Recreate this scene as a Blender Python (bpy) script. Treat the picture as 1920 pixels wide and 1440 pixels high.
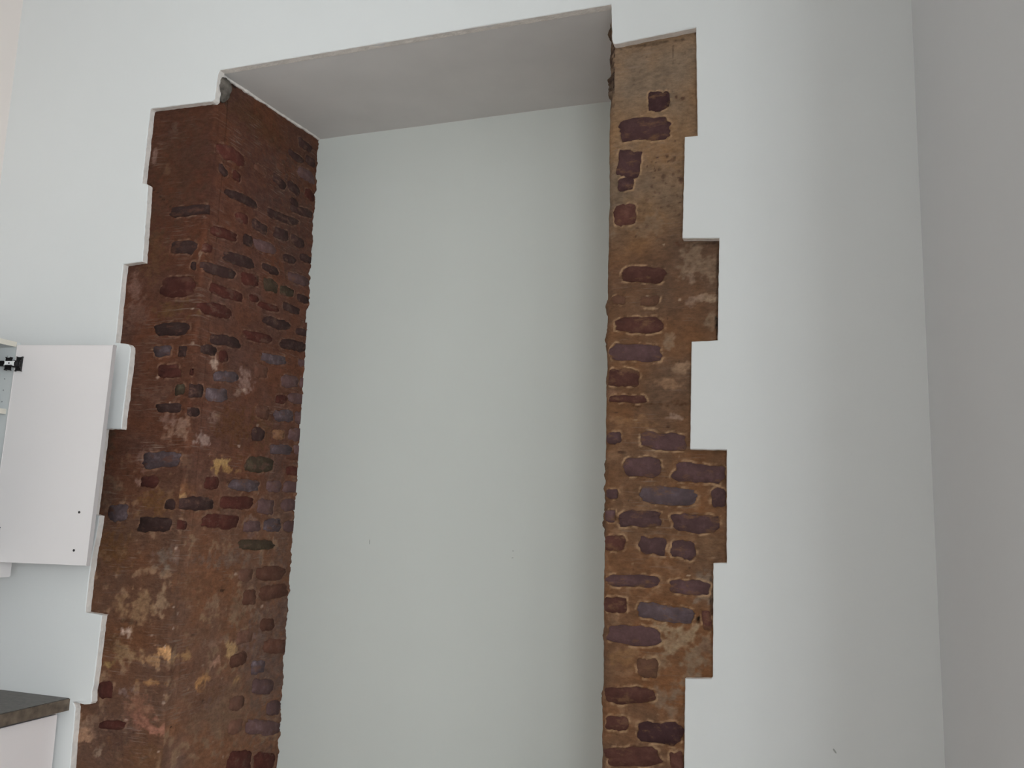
import bpy, bmesh, math, random
import numpy as np
from mathutils import Vector, Matrix, noise
from mathutils.geometry import tessellate_polygon

for o in list(bpy.data.objects):
    bpy.data.objects.remove(o)
SC = bpy.context.scene
COL = SC.collection
random.seed(7)

# ------------------------------------------------------------------ camera
F = 1626.74                                   # focal length in px of the 1920 frame
YAW, PIT, ROL = [math.radians(a) for a in (19.2798, 8.7723, 1.70427)]
CAM = np.array([0.0, -2.4, 1.55])
fw = np.array([-math.sin(YAW)*math.cos(PIT), math.cos(YAW)*math.cos(PIT), math.sin(PIT)])
rt = np.array([math.cos(YAW), math.sin(YAW), 0.0])
up = np.cross(rt, fw)
r2 = math.cos(ROL)*rt + math.sin(ROL)*up
u2 = -math.sin(ROL)*rt + math.cos(ROL)*up
cd = bpy.data.cameras.new('camera')
cd.sensor_fit = 'HORIZONTAL'; cd.sensor_width = 36.0; cd.lens = 36.0*F/1920.0
cd.clip_start = 0.02
co = bpy.data.objects.new('camera', cd); COL.objects.link(co)
co.matrix_world = Matrix(((r2[0], u2[0], -fw[0], CAM[0]), (r2[1], u2[1], -fw[1], CAM[1]),
                          (r2[2], u2[2], -fw[2], CAM[2]), (0, 0, 0, 1)))
SC.camera = co

# ------------------------------------------------------------------ world, daylight, exposure
SKY = 4.2
w = bpy.data.worlds.new('overcast_sky'); SC.world = w; w.use_nodes = True
bg = w.node_tree.nodes['Background']
bg.inputs[0].default_value = (0.865, 0.945, 1.0, 1); bg.inputs[1].default_value = SKY
SC.view_settings.view_transform = 'Standard'; SC.view_settings.look = 'None'
SC.view_settings.gamma = 1.0; SC.view_settings.use_curve_mapping = False
SC.view_settings.exposure = 1.60

# room: plaster face of the end wall is y = 0
XL, XR, XE, YN, YB, H = -2.99, 0.28, 2.40, -1.22, -5.2, 3.75
T = 0.025                                     # plaster thickness over the brickwork
ARL, ARR, YA = -2.012, -0.563, 0.70           # alcove jambs, alcove depth
WIN_R = (-4.90, -2.40, 0.75, 2.60)            # window in the east wall  (y0,y1,z0,z1)
WIN_B = (0.95, 1.95, 0.75, 2.60)              # window in the wall behind the camera (x0,x1,z0,z1)

def portal(loc, rot, sx, sy):
    l = bpy.data.lights.new('window_daylight_portal', 'AREA'); l.shape = 'RECTANGLE'
    l.size = sx; l.size_y = sy; l.cycles.is_portal = True
    o = bpy.data.objects.new('window_daylight_portal', l); COL.objects.link(o)
    o.location = loc; o.rotation_euler = rot
portal((XE+0.10, (WIN_R[0]+WIN_R[1])/2, (WIN_R[2]+WIN_R[3])/2), (0, math.pi/2, 0), WIN_R[3]-WIN_R[2], WIN_R[1]-WIN_R[0])
portal(((WIN_B[0]+WIN_B[1])/2, YB-0.10, (WIN_B[2]+WIN_B[3])/2), (math.pi/2, 0, 0), WIN_B[1]-WIN_B[0], WIN_B[3]-WIN_B[2])

# ------------------------------------------------------------------ pixel -> place on a known plane
R3 = np.array([r2, -u2, fw])
def ray(px, py): return R3.T @ np.array([(px-960)/F, (py-720)/F, 1.0])
def onY(px, py, Y=0.0):
    d = ray(px, py); return CAM + d*((Y-CAM[1])/d[1])
def onX(px, py, X):
    d = ray(px, py); return CAM + d*((X-CAM[0])/d[0])

# ------------------------------------------------------------------ colour helpers and materials
def lin(h, k=1.0):
    h = h.lstrip('#'); v = [int(h[i:i+2], 16)/255 for i in (0, 2, 4)]
    return [min(0.9, k*(c/12.92 if c <= .04045 else ((c+.055)/1.055)**2.4)) for c in v]

def mat(name, col, rough=0.8, spec=0.3, var=0.06, scale=6.0, bump=0.0, bscale=60.0, metal=0.0, coat=0.0):
    m = bpy.data.materials.new(name); m.use_nodes = True
    nt = m.node_tree; N = nt.nodes; L = nt.links
    b = N['Principled BSDF']; b.inputs['Roughness'].default_value = rough
    b.inputs['Specular IOR Level'].default_value = spec; b.inputs['Metallic'].default_value = metal
    b.inputs['Coat Weight'].default_value = coat
    tc = N.new('ShaderNodeTexCoord')
    nz = N.new('ShaderNodeTexNoise'); nz.inputs['Scale'].default_value = scale; nz.inputs['Detail'].default_value = 6
    L.new(tc.outputs['Object'], nz.inputs['Vector'])
    rp = N.new('ShaderNodeValToRGB')
    c = np.array(col[:3])
    rp.color_ramp.elements[0].position = 0.3; rp.color_ramp.elements[1].position = 0.7
    rp.color_ramp.elements[0].color = (*(c*(1-var)), 1); rp.color_ramp.elements[1].color = (*np.minimum(c*(1+var), .95), 1)
    L.new(nz.outputs['Fac'], rp.inputs['Fac']); L.new(rp.outputs['Color'], b.inputs['Base Color'])
    if bump:
        n2 = N.new('ShaderNodeTexNoise'); n2.inputs['Scale'].default_value = bscale; n2.inputs['Detail'].default_value = 5
        L.new(tc.outputs['Object'], n2.inputs['Vector'])
        bp = N.new('ShaderNodeBump'); bp.inputs['Strength'].default_value = bump; bp.inputs['Distance'].default_value = 0.004
        L.new(n2.outputs['Fac'], bp.inputs['Height']); L.new(bp.outputs['Normal'], b.inputs['Normal'])
    return m

M = {}
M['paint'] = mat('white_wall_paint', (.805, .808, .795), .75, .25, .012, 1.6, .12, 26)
M['paint_back'] = mat('offwhite_panel_paint', (.745, .76, .715), .7, .25, .012, 1.3, .08, 20)
M['soffit'] = mat('soffit_plaster', (.80, .765, .745), .8, .2, .03, 5, .25, 16)
M['cut'] = mat('raw_plaster_edge', (.84, .775, .72), .9, .1, .10, 40, .6, 120)
M['ceil'] = mat('ceiling_paint', (.82, .82, .81), .85, .2, .01, 2)
M['paint_warmlit'] = mat('warm_light_wall_paint', (.85, .765, .715), .75, .25, .012, 1.6, .12, 26)  # wall paint tinted to carry warm light and its bounce
M['paint_shaded'] = mat('shade_darkened_wall_paint', (.69, .69, .69), .75, .25, .012, 1.6, .12, 26)  # wall paint darkened: the shade on this wall is in the colour
M['floor'] = mat('floor_boards', (.50, .445, .39), .5, .4, .12, 3)
M['laminate'] = mat('white_laminate', (.82, .765, .75), .38, .4, .008, 3)
M['lam_in'] = mat('grey_white_melamine', (.70, .71, .70), .5, .35, .01, 3)
M['edgeband'] = mat('cream_edge_band', (.80, .74, .64), .5, .3, .01, 8)
M['base'] = mat('base_unit_laminate', (.90, .82, .80), .35, .4, .008, 3)
M['worktop'] = mat('worktop_laminate', (.105, .088, .076), .42, .4, .30, 55)
M['worktop_edge'] = mat('worktop_edge_laminate', (.155, .118, .088), .5, .3, .35, 40)
M['hinge'] = mat('dark_hinge_metal', (.035, .032, .032), .35, .5, .1, 30, metal=.6)
M['chrome'] = mat('bright_hinge_arm', (.85, .85, .84), .18, .6, .02, 30, metal=.9)
M['link'] = mat('white_gleam_hinge_link', (.93, .92, .90), .3, .6, .01, 30)  # plain white, no metal: the gleam is put into the colour
M['hole'] = mat('dark_hole', (.05, .045, .045), .9, .1, .1, 50)
M['frame'] = mat('window_frame_paint', (.80, .80, .78), .45, .4, .01, 5)
M['scuff'] = mat('grey_scuff', (.42, .42, .40), .9, .1, .1, 50)

def glass():
    m = bpy.data.materials.new('window_glass'); m.use_nodes = True
    nt = m.node_tree; N = nt.nodes; L = nt.links
    for n in list(N):
        if n.type == 'BSDF_PRINCIPLED': N.remove(n)
    t = N.new('ShaderNodeBsdfTransparent'); g = N.new('ShaderNodeBsdfGlossy'); g.inputs['Roughness'].default_value = .02
    x = N.new('ShaderNodeMixShader'); x.inputs[0].default_value = .06
    L.new(t.outputs[0], x.inputs[1]); L.new(g.outputs[0], x.inputs[2]); L.new(x.outputs[0], N['Material Output'].inputs[0])
    return m
M['glass'] = glass()

def painted(name, rough=.92, bump=.8):
    """masonry: colour attribute of the wall face, broken up by fine grain"""
    m = bpy.data.materials.new(name); m.use_nodes = True
    nt = m.node_tree; N = nt.nodes; L = nt.links
    b = N['Principled BSDF']; b.inputs['Roughness'].default_value = rough; b.inputs['Specular IOR Level'].default_value = .15
    a = N.new('ShaderNodeAttribute'); a.attribute_name = 'Col'
    tc = N.new('ShaderNodeTexCoord')
    mp = N.new('ShaderNodeMapping'); mp.inputs['Scale'].default_value = (1, 1, 1.9)
    L.new(tc.outputs['Object'], mp.inputs['Vector'])
    n1 = N.new('ShaderNodeTexNoise'); n1.inputs['Scale'].default_value = 42; n1.inputs['Detail'].default_value = 9; n1.inputs['Roughness'].default_value = .72
    L.new(mp.outputs['Vector'], n1.inputs['Vector'])
    mr = N.new('ShaderNodeMapRange'); mr.inputs['From Min'].default_value = .3; mr.inputs['From Max'].default_value = .7
    mr.inputs['To Min'].default_value = .68; mr.inputs['To Max'].default_value = 1.34
    L.new(n1.outputs['Fac'], mr.inputs['Value'])
    mx = N.new('ShaderNodeVectorMath'); mx.operation = 'SCALE'
    L.new(a.outputs['Color'], mx.inputs[0]); L.new(mr.outputs['Result'], mx.inputs['Scale'])
    m2 = N.new('ShaderNodeMapping'); m2.inputs['Scale'].default_value = (14, 14, 190); m2.inputs['Rotation'].default_value = (.03, .04, 0)
    L.new(tc.outputs['Object'], m2.inputs['Vector'])
    n3 = N.new('ShaderNodeTexNoise'); n3.inputs['Scale'].default_value = 1; n3.inputs['Detail'].default_value = 4
    L.new(m2.outputs['Vector'], n3.inputs['Vector'])
    n4 = N.new('ShaderNodeTexNoise'); n4.inputs['Scale'].default_value = 6; n4.inputs['Detail'].default_value = 3
    L.new(tc.outputs['Object'], n4.inputs['Vector'])
    s1 = N.new('ShaderNodeMapRange'); s1.inputs['From Min'].default_value = .56; s1.inputs['From Max'].default_value = .74; L.new(n3.outputs['Fac'], s1.inputs['Value'])
    s2 = N.new('ShaderNodeMapRange'); s2.inputs['From Min'].default_value = .45; s2.inputs['From Max'].default_value = .62; L.new(n4.outputs['Fac'], s2.inputs['Value'])
    sm = N.new('ShaderNodeMath'); sm.operation = 'MULTIPLY'; L.new(s1.outputs[0], sm.inputs[0]); L.new(s2.outputs[0], sm.inputs[1])
    s3 = N.new('ShaderNodeMath'); s3.operation = 'MULTIPLY'; s3.inputs[1].default_value = .5; L.new(sm.outputs[0], s3.inputs[0])
    mc = N.new('ShaderNodeMix'); mc.data_type = 'RGBA'
    L.new(s3.outputs[0], mc.inputs['Factor']); L.new(mx.outputs[0], mc.inputs['A']); mc.inputs['B'].default_value = (.30, .225, .18, 1)
    L.new(mc.outputs['Result'], b.inputs['Base Color'])
    n2 = N.new('ShaderNodeTexNoise'); n2.inputs['Scale'].default_value = 120; n2.inputs['Detail'].default_value = 6
    L.new(tc.outputs['Object'], n2.inputs['Vector'])
    ad = N.new('ShaderNodeMath'); ad.operation = 'ADD'; L.new(n1.outputs['Fac'], ad.inputs[0]); L.new(n2.outputs['Fac'], ad.inputs[1])
    bp = N.new('ShaderNodeBump'); bp.inputs['Strength'].default_value = bump; bp.inputs['Distance'].default_value = .004
    L.new(ad.outputs[0], bp.inputs['Height']); L.new(bp.outputs['Normal'], b.inputs['Normal'])
    return m
M['mortar'] = painted('smeared_lime_mortar')

def brickmat(name, hexc, alt, k, smear='#4a3026'):
    """fired clay with dark and dusty patches"""
    m = bpy.data.materials.new(name); m.use_nodes = True
    nt = m.node_tree; N = nt.nodes; L = nt.links
    b = N['Principled BSDF']; b.inputs['Roughness'].default_value = .88; b.inputs['Specular IOR Level'].default_value = .18
    tc = N.new('ShaderNodeTexCoord'); oi = N.new('ShaderNodeObjectInfo')
    of = N.new('ShaderNodeVectorMath'); of.operation = 'ADD'
    cb = N.new('ShaderNodeCombineXYZ'); ml = N.new('ShaderNodeMath'); ml.operation = 'MULTIPLY'; ml.inputs[1].default_value = 50
    L.new(oi.outputs['Random'], ml.inputs[0]); L.new(ml.outputs[0], cb.inputs[0])
    L.new(tc.outputs['Object'], of.inputs[0]); L.new(cb.outputs[0], of.inputs[1])
    n1 = N.new('ShaderNodeTexNoise'); n1.inputs['Scale'].default_value = 26; n1.inputs['Detail'].default_value = 8; n1.inputs['Roughness'].default_value = .7
    L.new(of.outputs[0], n1.inputs['Vector'])
    rp = N.new('ShaderNodeValToRGB'); e = rp.color_ramp.elements
    c = np.array(lin(hexc, k)); a = np.array(lin(alt, k))
    e[0].position = .30; e[0].color = (*(c*.72), 1); e[1].position = .80; e[1].color = (*a, 1)
    q = e.new(.52); q.color = (*c, 1)
    L.new(n1.outputs['Fac'], rp.inputs['Fac'])
    mr = N.new('ShaderNodeMapRange'); mr.inputs['To Min'].default_value = .85; mr.inputs['To Max'].default_value = 1.15
    L.new(oi.outputs['Random'], mr.inputs['Value'])
    sc = N.new('ShaderNodeVectorMath'); sc.operation = 'SCALE'; L.new(rp.outputs['Color'], sc.inputs[0]); L.new(mr.outputs[0], sc.inputs['Scale'])
    n5 = N.new('ShaderNodeTexNoise'); n5.inputs['Scale'].default_value = 17; n5.inputs['Detail'].default_value = 7; n5.inputs['Roughness'].default_value = .68
    m5 = N.new('ShaderNodeMapping'); m5.inputs['Scale'].default_value = (1, 1, 2.2); m5.inputs['Location'].default_value = (3.3, 1.7, 9.1)
    L.new(of.outputs[0], m5.inputs['Vector']); L.new(m5.outputs['Vector'], n5.inputs['Vector'])
    r5 = N.new('ShaderNodeMapRange'); r5.inputs['From Min'].default_value = .54; r5.inputs['From Max'].default_value = .66
    r5.inputs['To Max'].default_value = .85
    L.new(n5.outputs['Fac'], r5.inputs['Value'])
    mc = N.new('ShaderNodeMix'); mc.data_type = 'RGBA'
    L.new(r5.outputs[0], mc.inputs['Factor']); L.new(sc.outputs[0], mc.inputs['A']); mc.inputs['B'].default_value = (*lin(smear, k), 1)
    L.new(mc.outputs['Result'], b.inputs['Base Color'])
    n2 = N.new('ShaderNodeTexNoise'); n2.inputs['Scale'].default_value = 90; n2.inputs['Detail'].default_value = 5
    L.new(of.outputs[0], n2.inputs['Vector'])
    bp = N.new('ShaderNodeBump'); bp.inputs['Strength'].default_value = .7; bp.inputs['Distance'].default_value = .004
    L.new(n2.outputs['Fac'], bp.inputs['Height']); L.new(bp.outputs['Normal'], b.inputs['Normal'])
    return m
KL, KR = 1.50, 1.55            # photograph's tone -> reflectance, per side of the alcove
BM = {}
for side, k in (('L', KL), ('R', KR)):
    for key, hx, alt in (('r', '#3f201a', '#54332a'), ('k', '#30201d', '#453630'), ('p', '#4a3634', '#5d4a49'),
                         ('b', '#433637', '#64575a'), ('g', '#34291f', '#4a4334'), ('o', '#6b4a34', '#80604a'),
                         ('m', '#4a2f25', '#5c4033'), ('n', '#54392e', '#665044')):
        BM[side+key] = brickmat('clay_brick_'+key+'_'+side, hx, alt, k)
        if side == 'L': BM['J'+key] = brickmat('clay_brick_'+key+'_brightened', hx, alt, k*1.45, '#4d362d')  # jamb copy brightened and greyed to stand in for stronger side light
for key, hx, alt in (('r', '#4d3029', '#63443a'), ('k', '#3d2828', '#51393a'), ('p', '#4d3837', '#62494a'),
                     ('b', '#514345', '#65585c'), ('m', '#5a3f31', '#6b4d3d'), ('q', '#452f2e', '#513b38')):
    BM['R'+key] = brickmat('clay_brick_right_'+key, hx, alt, KR, '#664a36')

# ------------------------------------------------------------------ object helpers
def link(name, me, m=None, parent=None, smooth=False):
    o = bpy.data.objects.new(name, me); COL.objects.link(o)
    if m is not None:
        for mm in (m if isinstance(m, (list, tuple)) else [m]): me.materials.append(mm)
    if parent: o.parent = parent
    if smooth:
        me.polygons.foreach_set('use_smooth', [True]*len(me.polygons))
    return o
def empty(name, loc, label=None, cat=None, kind=None):
    o = bpy.data.objects.new(name, None); COL.objects.link(o); o.location = loc; o.empty_display_size = .1
    if label: o['label'] = label
    if cat: o['category'] = cat
    if kind: o['kind'] = kind
    return o
def box(name, a, b, m, parent=None, bev=0.0, origin=None):
    """box between corners a and b in world axes; origin = parent's world position"""
    og = Vector(origin) if origin is not None else Vector((0, 0, 0))
    bm = bmesh.new(); bmesh.ops.create_cube(bm, size=1)
    lo = [min(p, q) for p, q in zip(a, b)]; hi = [max(p, q) for p, q in zip(a, b)]
    for v in bm.verts:
        v.co = Vector([lo[i] + (v.co[i]+.5)*(hi[i]-lo[i]) for i in range(3)]) - og
    if bev: bmesh.ops.bevel(bm, geom=bm.edges[:], offset=bev, segments=2, affect='EDGES')
    me = bpy.data.meshes.new(name); bm.to_mesh(me); bm.free()
    return link(name, me, m, parent)
def structure(o, label=None):
    o['kind'] = 'structure'
    if label: o['label'] = label
    return o
def wall_slab(name, axis, pos, u0, u1, z0, z1, thick, m, hole=None):
    """vertical wall, normal along axis ('x' or 'y'), optional rectangular hole (u0,u1,z0,z1)"""
    us = [u0, u1]; zs = [z0, z1]
    if hole: us = [u0, hole[0], hole[1], u1]; zs = [z0, hole[2], hole[3], z1]
    bm = bmesh.new()
    for i in range(len(us)-1):
        for j in range(len(zs)-1):
            if hole and i == 1 and j == 1: continue
            r = bmesh.ops.create_cube(bm, size=1)
            for v in r['verts']:
                a = us[i] + (v.co.x+.5)*(us[i+1]-us[i]); d = pos + (v.co.y+.5)*thick; z = zs[j] + (v.co.z+.5)*(zs[j+1]-zs[j])
                v.co = (a, d, z) if axis == 'y' else (d, a, z)
    bmesh.ops.recalc_face_normals(bm, faces=bm.faces[:])
    me = bpy.data.meshes.new(name); bm.to_mesh(me); bm.free()
    return structure(link(name, me, m))

# ------------------------------------------------------------------ room shell
structure(box('floor', (XL-.2, YB-.2, -.12), (XE+.2, YA+.25, 0), M['floor']), 'brown timber floor of the room')
structure(box('ceiling', (XL-.2, YB-.2, H), (XE+.2, YA+.25, H+.15), M['ceil']), 'white painted ceiling')
wall_slab('wall_left', 'x', XL-.2, YB-.2, YA+.25, 0, H, .2, M['paint_warmlit'])['label'] = 'white side wall behind the kitchen units, warm light put into its paint'
wall_slab('wall_right', 'x', XR, YN, YA+.25, 0, H, .2, M['paint_shaded'])['label'] = 'plain side wall meeting the alcove wall at a corner, shade put into its paint'
wall_slab('wall_return', 'y', YN, XR+.2, XE+.2, 0, H, .2, mat('glare_darkened_wall_paint', (.40, .385, .36), .8, .2, .02, 2))['label'] = 'return wall where the room widens, colour darkened against window glare'  # colour darkened so the nearby windows do not blow it out
wall_slab('wall_east', 'x', XE, YB-.2, YN, 0, H, .2, M['paint'], WIN_R)['label'] = 'white wall with a tall window'
wall_slab('wall_back', 'y', YB-.2, XL, XE, 0, H, .2, M['paint'], WIN_B)['label'] = 'white wall with a window, opposite the alcove'

def window(name, axis, pos, u0, u1, z0, z1, label):
    e = empty(name, (0, 0, 0), label, None, 'structure')
    fw_, d0, d1 = .06, pos, pos+.07
    def b3(nm, ua, ub, za, zb, da, db, m):
        a, b = ((ua, da, za), (ub, db, zb)) if axis == 'y' else ((da, ua, za), (db, ub, zb))
        return box(nm, a, b, m, e)
    um, zm = (u0+u1)/2, z0+(z1-z0)*.55
    for nm, q in (('jamb', (u0, u0+fw_, z0, z1)), ('jamb', (u1-fw_, u1, z0, z1)), ('sill', (u0+fw_, u1-fw_, z0, z0+fw_)),
                  ('head', (u0+fw_, u1-fw_, z1-fw_, z1)), ('mullion', (um-.03, um+.03, z0+fw_, z1-fw_)),
                  ('transom', (u0+fw_, um-.03, zm-.02, zm+.02)), ('transom', (um+.03, u1-fw_, zm-.02, zm+.02))):
        b3(nm, *q, d0, d1, M['frame'])
    for ua, ub in ((u0+fw_, um-.03), (um+.03, u1-fw_)):
        for za, zb in ((z0+fw_, zm-.02), (zm+.02, z1-fw_)):
            b3('pane', ua, ub, za, zb, d0+.03, d0+.034, M['glass'])
window('window_1', 'x', XE+.05, *WIN_R, 'tall white window in the wall beside the wider part of the room')
window('window_2', 'y', YB-.12, *WIN_B, 'white window in the wall opposite the alcove')

# ------------------------------------------------------------------ plaster face of the alcove wall, cut back in steps
LEFT = [(131, 1440), (141, 1328), (137, 1317), (158, 1321), (168, 1320.5), (171.5, 1316), (172, 1296), (175, 1286), (190.5, 1155.5), (193, 1153.5),
        (159.5, 1148), (165, 1095), (171, 1050), (180, 1005), (185.5, 970), (186, 967), (175.5, 964.5), (195, 804), (227, 804.5), (244.5, 656), (244, 650), (240, 645.5), (235, 644.5),
        (216, 642), (231, 495.5), (267, 490.5), (277, 352), (277, 347), (274, 344.5), (266, 343.5), (281.5, 205.5), (284, 203.5), (398, 189.5), (402, 186), (408, 140), (412, 131)]
RIGHT = [(1146, 8), (1147.5, 74), (1149, 80), (1153, 82.5), (1305, 51.5), (1308, 254), (1284, 256.5), (1279.5, 446.5), (1348.5, 446.5), (1345.5, 638),
         (1296.5, 640.5), (1294, 842.5), (1362.5, 843.5), (1362.5, 1055.5), (1337.5, 1056), (1336.5, 1269), (1333, 1273), (1284.5, 1272.5), (1282.5, 1440)]
def XZ(p): q = onY(*p); return (q[0], q[2])
left = [XZ(p) for p in LEFT]; right = [XZ(p) for p in RIGHT]
HEADZ = (left[-1][1]+right[0][1])/2
left[-1] = (left[-1][0], HEADZ); right[0] = (right[0][0], HEADZ)
lowL = [(-2.46, 0), (-2.46, .30), (-2.52, .303), (-2.52, .50), (left[0][0], .503)]
lowR = [(right[-1][0], .50), (-.23, .497), (-.23, .20), (-.31, .197), (-.31, 0)]
def roughen(pts, step, amp, seed):
    out = []
    for i in range(len(pts)-1):
        a = Vector(pts[i]); b = Vector(pts[i+1]); d = (b-a).length; n = max(1, int(d/step))
        nr = Vector((-(b-a).y, (b-a).x)).normalized() if d > 1e-6 else Vector((0, 0))
        for k in range(n):
            p = a.lerp(b, k/n)
            if k: p = p + nr*amp*(noise.noise((p.x*70+seed, p.y*70, 0)) + .7*noise.noise((p.x*190, p.y*190+seed, 3)))
            out.append((p.x, p.y))
    out.append(pts[-1]); return out
outl = roughen(lowL + left, .008, .0016, 1) + roughen([left[-1], right[0]], .03, .0012, 5)[1:-1] + roughen(right + lowR, .012, .0009, 9)
poly = [(XL, 0)] + outl + [(XR, 0), (XR, H), (XL, H)]
n = len(poly)
tris = tessellate_polygon([[Vector((x, z, 0)) for x, z in poly]])
CH = .0022
def inset(pts, d):                            # worn arris: the front edge is pulled back a little from the cut
    out = []
    for i, p in enumerate(pts):
        if 0 < i <= len(outl):
            a = Vector(pts[i-1]); b = Vector(pts[(i+1) % len(pts)]); t = (b-a).normalized() if (b-a).length > 1e-9 else Vector((0, 1))
            out.append((p[0]-t.y*d, p[1]+t.x*d))
        else: out.append(p)
    return out
ins = inset(poly, CH)
verts = [(x, 0, z) for x, z in ins] + [(x, CH, z) for x, z in poly] + [(x, T+.004, z) for x, z in poly]
faces = []
for t in tris:
    a, b, c = [Vector(poly[i]) for i in t]
    ccw = (b-a).cross(c-a) > 0
    faces.append(tuple(t) if ccw else tuple(reversed(t)))       # seen from -y: x right, z up
nfront = len(faces)
for i in range(n):
    j = (i+1) % n
    faces.append((i, n+i, n+j, j)); faces.append((n+i, 2*n+i, 2*n+j, n+j))
me = bpy.data.meshes.new('wall_front'); me.from_pydata(verts, [], faces)
wf = structure(link('wall_front', me, [M['paint'], M['cut']]), 'white plastered wall cut back in steps around the brick alcove')
sl = [0]*len(faces)
for k in range(nfront, len(faces)):
    if (k-nfront) % 2 == 1: sl[k] = 1
me.polygons.foreach_set('material_index', sl)
bm = bmesh.new(); bm.from_mesh(me); bmesh.ops.recalc_face_normals(bm, faces=bm.faces[:]); bm.to_mesh(me); bm.free()
# masonry core behind the plaster above and beside the alcove
core = []
box_core = [(XL, T+.003, 0, -2.5, YA+.2, H), (-.16, T+.003, 0, XR, YA+.2, H), (-2.5, T+.003, HEADZ+.09, -.16, YA+.2, H)]
bm = bmesh.new()
for x0, y0, z0, x1, y1, z1 in box_core:
    r = bmesh.ops.create_cube(bm, size=1)
    for v in r['verts']: v.co = (x0+(v.co.x+.5)*(x1-x0), y0+(v.co.y+.5)*(y1-y0), z0+(v.co.z+.5)*(z1-z0))
me = bpy.data.meshes.new('wall_core'); bm.to_mesh(me); bm.free()
structure(link('wall_core', me, M['cut']), 'hidden core of the alcove wall')

# alcove: back panel and plastered soffit (rises slightly towards the back)
zb = (onY(606, 262, YA)[2] + onY(1128, 190, YA)[2])/2
structure(box('wall_alcove_back', (ARL-.05, YA, 0), (ARR+.08, YA+.12, zb+.12), M['paint_back']), 'smooth off-white back wall of the alcove')
me = bpy.data.meshes.new('ceiling_alcove')
x0, x1 = left[-1][0]+.001, ARR+.03
nx, ny = 60, 30
vs = []
for j in range(ny+1):
    v = j/ny
    for i in range(nx+1):
        u = i/nx; x = x0+(x1-x0)*u; y = T*.2+(YA-T*.2)*v
        if i == 0: x += .004*noise.noise((y*30, 2, 0)) - .012
        z = HEADZ+(zb-HEADZ)*v + .003*noise.noise((x*3, y*4, 1.5))*min(1, v*6)
        vs.append((x, y, z))
nb = len(vs)
vs += [(p[0], p[1], p[2]+.016+.004*noise.noise((p[1]*25, 7, 0))) for p in vs]
fs = []
W_ = nx+1
for j in range(ny):
    for i in range(nx):
        a = j*W_+i; fs.append((a, a+W_, a+W_+1, a+1)); fs.append((nb+a, nb+a+1, nb+a+W_+1, nb+a+W_))
for j in range(ny): a = j*W_; fs.append((a, nb+a, nb+a+W_, a+W_)); a = j*W_+nx; fs.append((a, a+W_, nb+a+W_, nb+a))
for i in range(nx): fs.append((i, i+1, nb+i+1, nb+i)); a = ny*W_+i; fs.append((a, nb+a, nb+a+1, a+1))
me.from_pydata(vs, [], fs)
structure(link('ceiling_alcove', me, M['soffit'], smooth=False), 'grey-white plastered soffit of the alcove')

# thin ragged plaster lip where the soffit meets the left jamb
bm = bmesh.new(); prev = None; nl = 70
for j in range(nl+1):
    v = j/nl; y = T*.6+(YA-.004-T*.6)*v; z = HEADZ+(zb-HEADZ)*v
    hgt = max(.001, .0055+.005*noise.noise((y*18, 3, 0))+.003*noise.noise((y*60, 9, 0))); wd = .011+.004*noise.noise((y*14, 1, 6))
    ring = [bm.verts.new((ARL-.006, y, z+.006)), bm.verts.new((ARL-.006, y, z-hgt)), bm.verts.new((ARL+wd*.55, y, z-hgt)), bm.verts.new((ARL+wd, y, z+.003))]
    if prev:
        for k in range(4): bm.faces.new((prev[k], prev[(k+1) % 4], ring[(k+1) % 4], ring[k]))
    else: bm.faces.new(ring)
    prev = ring
bm.faces.new(prev[::-1]); bmesh.ops.recalc_face_normals(bm, faces=bm.faces[:])
me = bpy.data.meshes.new('plaster_lip'); bm.to_mesh(me); bm.free()
link('plaster_lip', me, M['cut'], bpy.data.objects['ceiling_alcove'])['label'] = 'ragged cream plaster lip'

# ------------------------------------------------------------------ exposed brickwork
# wall path s: along the pier face, round the arris, into the jamb
class Side:
    def __init__(s, left):
        s.left = left; s.r = .014 if left else .024
        s.x0 = -2.56 if left else -.15
        s.arr = ARL if left else ARR
        s.sa = abs(s.arr-s.x0)
    def at(s, S):
        """path point and outward normal (plan)"""
        sg = 1 if s.left else -1            # direction along x while on the face
        t = S-s.sa; r = s.r
        if t <= -r: return s.x0+sg*S, T, 0.0, -1.0
        if t >= r: return s.arr, T+t, float(sg), 0.0
        a = (t/r+1)/2*math.pi/2
        cx, cy = s.arr-sg*r, T+r
        return cx+sg*r*math.sin(a), cy-r*math.cos(a), sg*math.sin(a), -math.cos(a)
    def face(s, px, py): q = onY(px, py, T); return abs(q[0]-s.x0), q[2]
    def jamb(s, px, py): q = onX(px, py, s.arr); return s.sa+(q[1]-T), q[2]
SL, SR = Side(True), Side(False)

# bricks traced in crops of the photograph: (x0, y0, scale) then centre line ends and height
def crop(side, x0, y0, k, items):
    out = []
    for it in items:
        f, xa, ya, xb, yb, h, c = it
        out.append((side, f, x0+xa/k, y0+ya/k, x0+xb/k, y0+yb/k, h/k, c))
    return out
B = []
B += crop('L', 240, 100, 4.8, [('J',790,840,1060,985,130,'r'),('J',815,1010,890,1100,85,'k'),('J',940,1080,1010,1130,85,'r'),('J',870,1240,1160,1365,90,'k'),
  ('J',1300,1100,1420,1205,90,'k'),('J',1435,1165,1545,1265,95,'k'),('J',1590,1235,1675,1310,90,'r'),('J',1520,1040,1680,1150,105,'p'),
  ('J',1440,885,1570,975,70,'k'),('J',1535,790,1650,870,80,'k'),('J',1600,945,1685,1005,85,'k'),('J',1455,1310,1530,1370,70,'k'),('J',1250,1405,1340,1460,65,'k'),
  ('J',1340,1010,1420,1060,60,'m'),('J',1130,1010,1240,1080,70,'m')])
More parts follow.
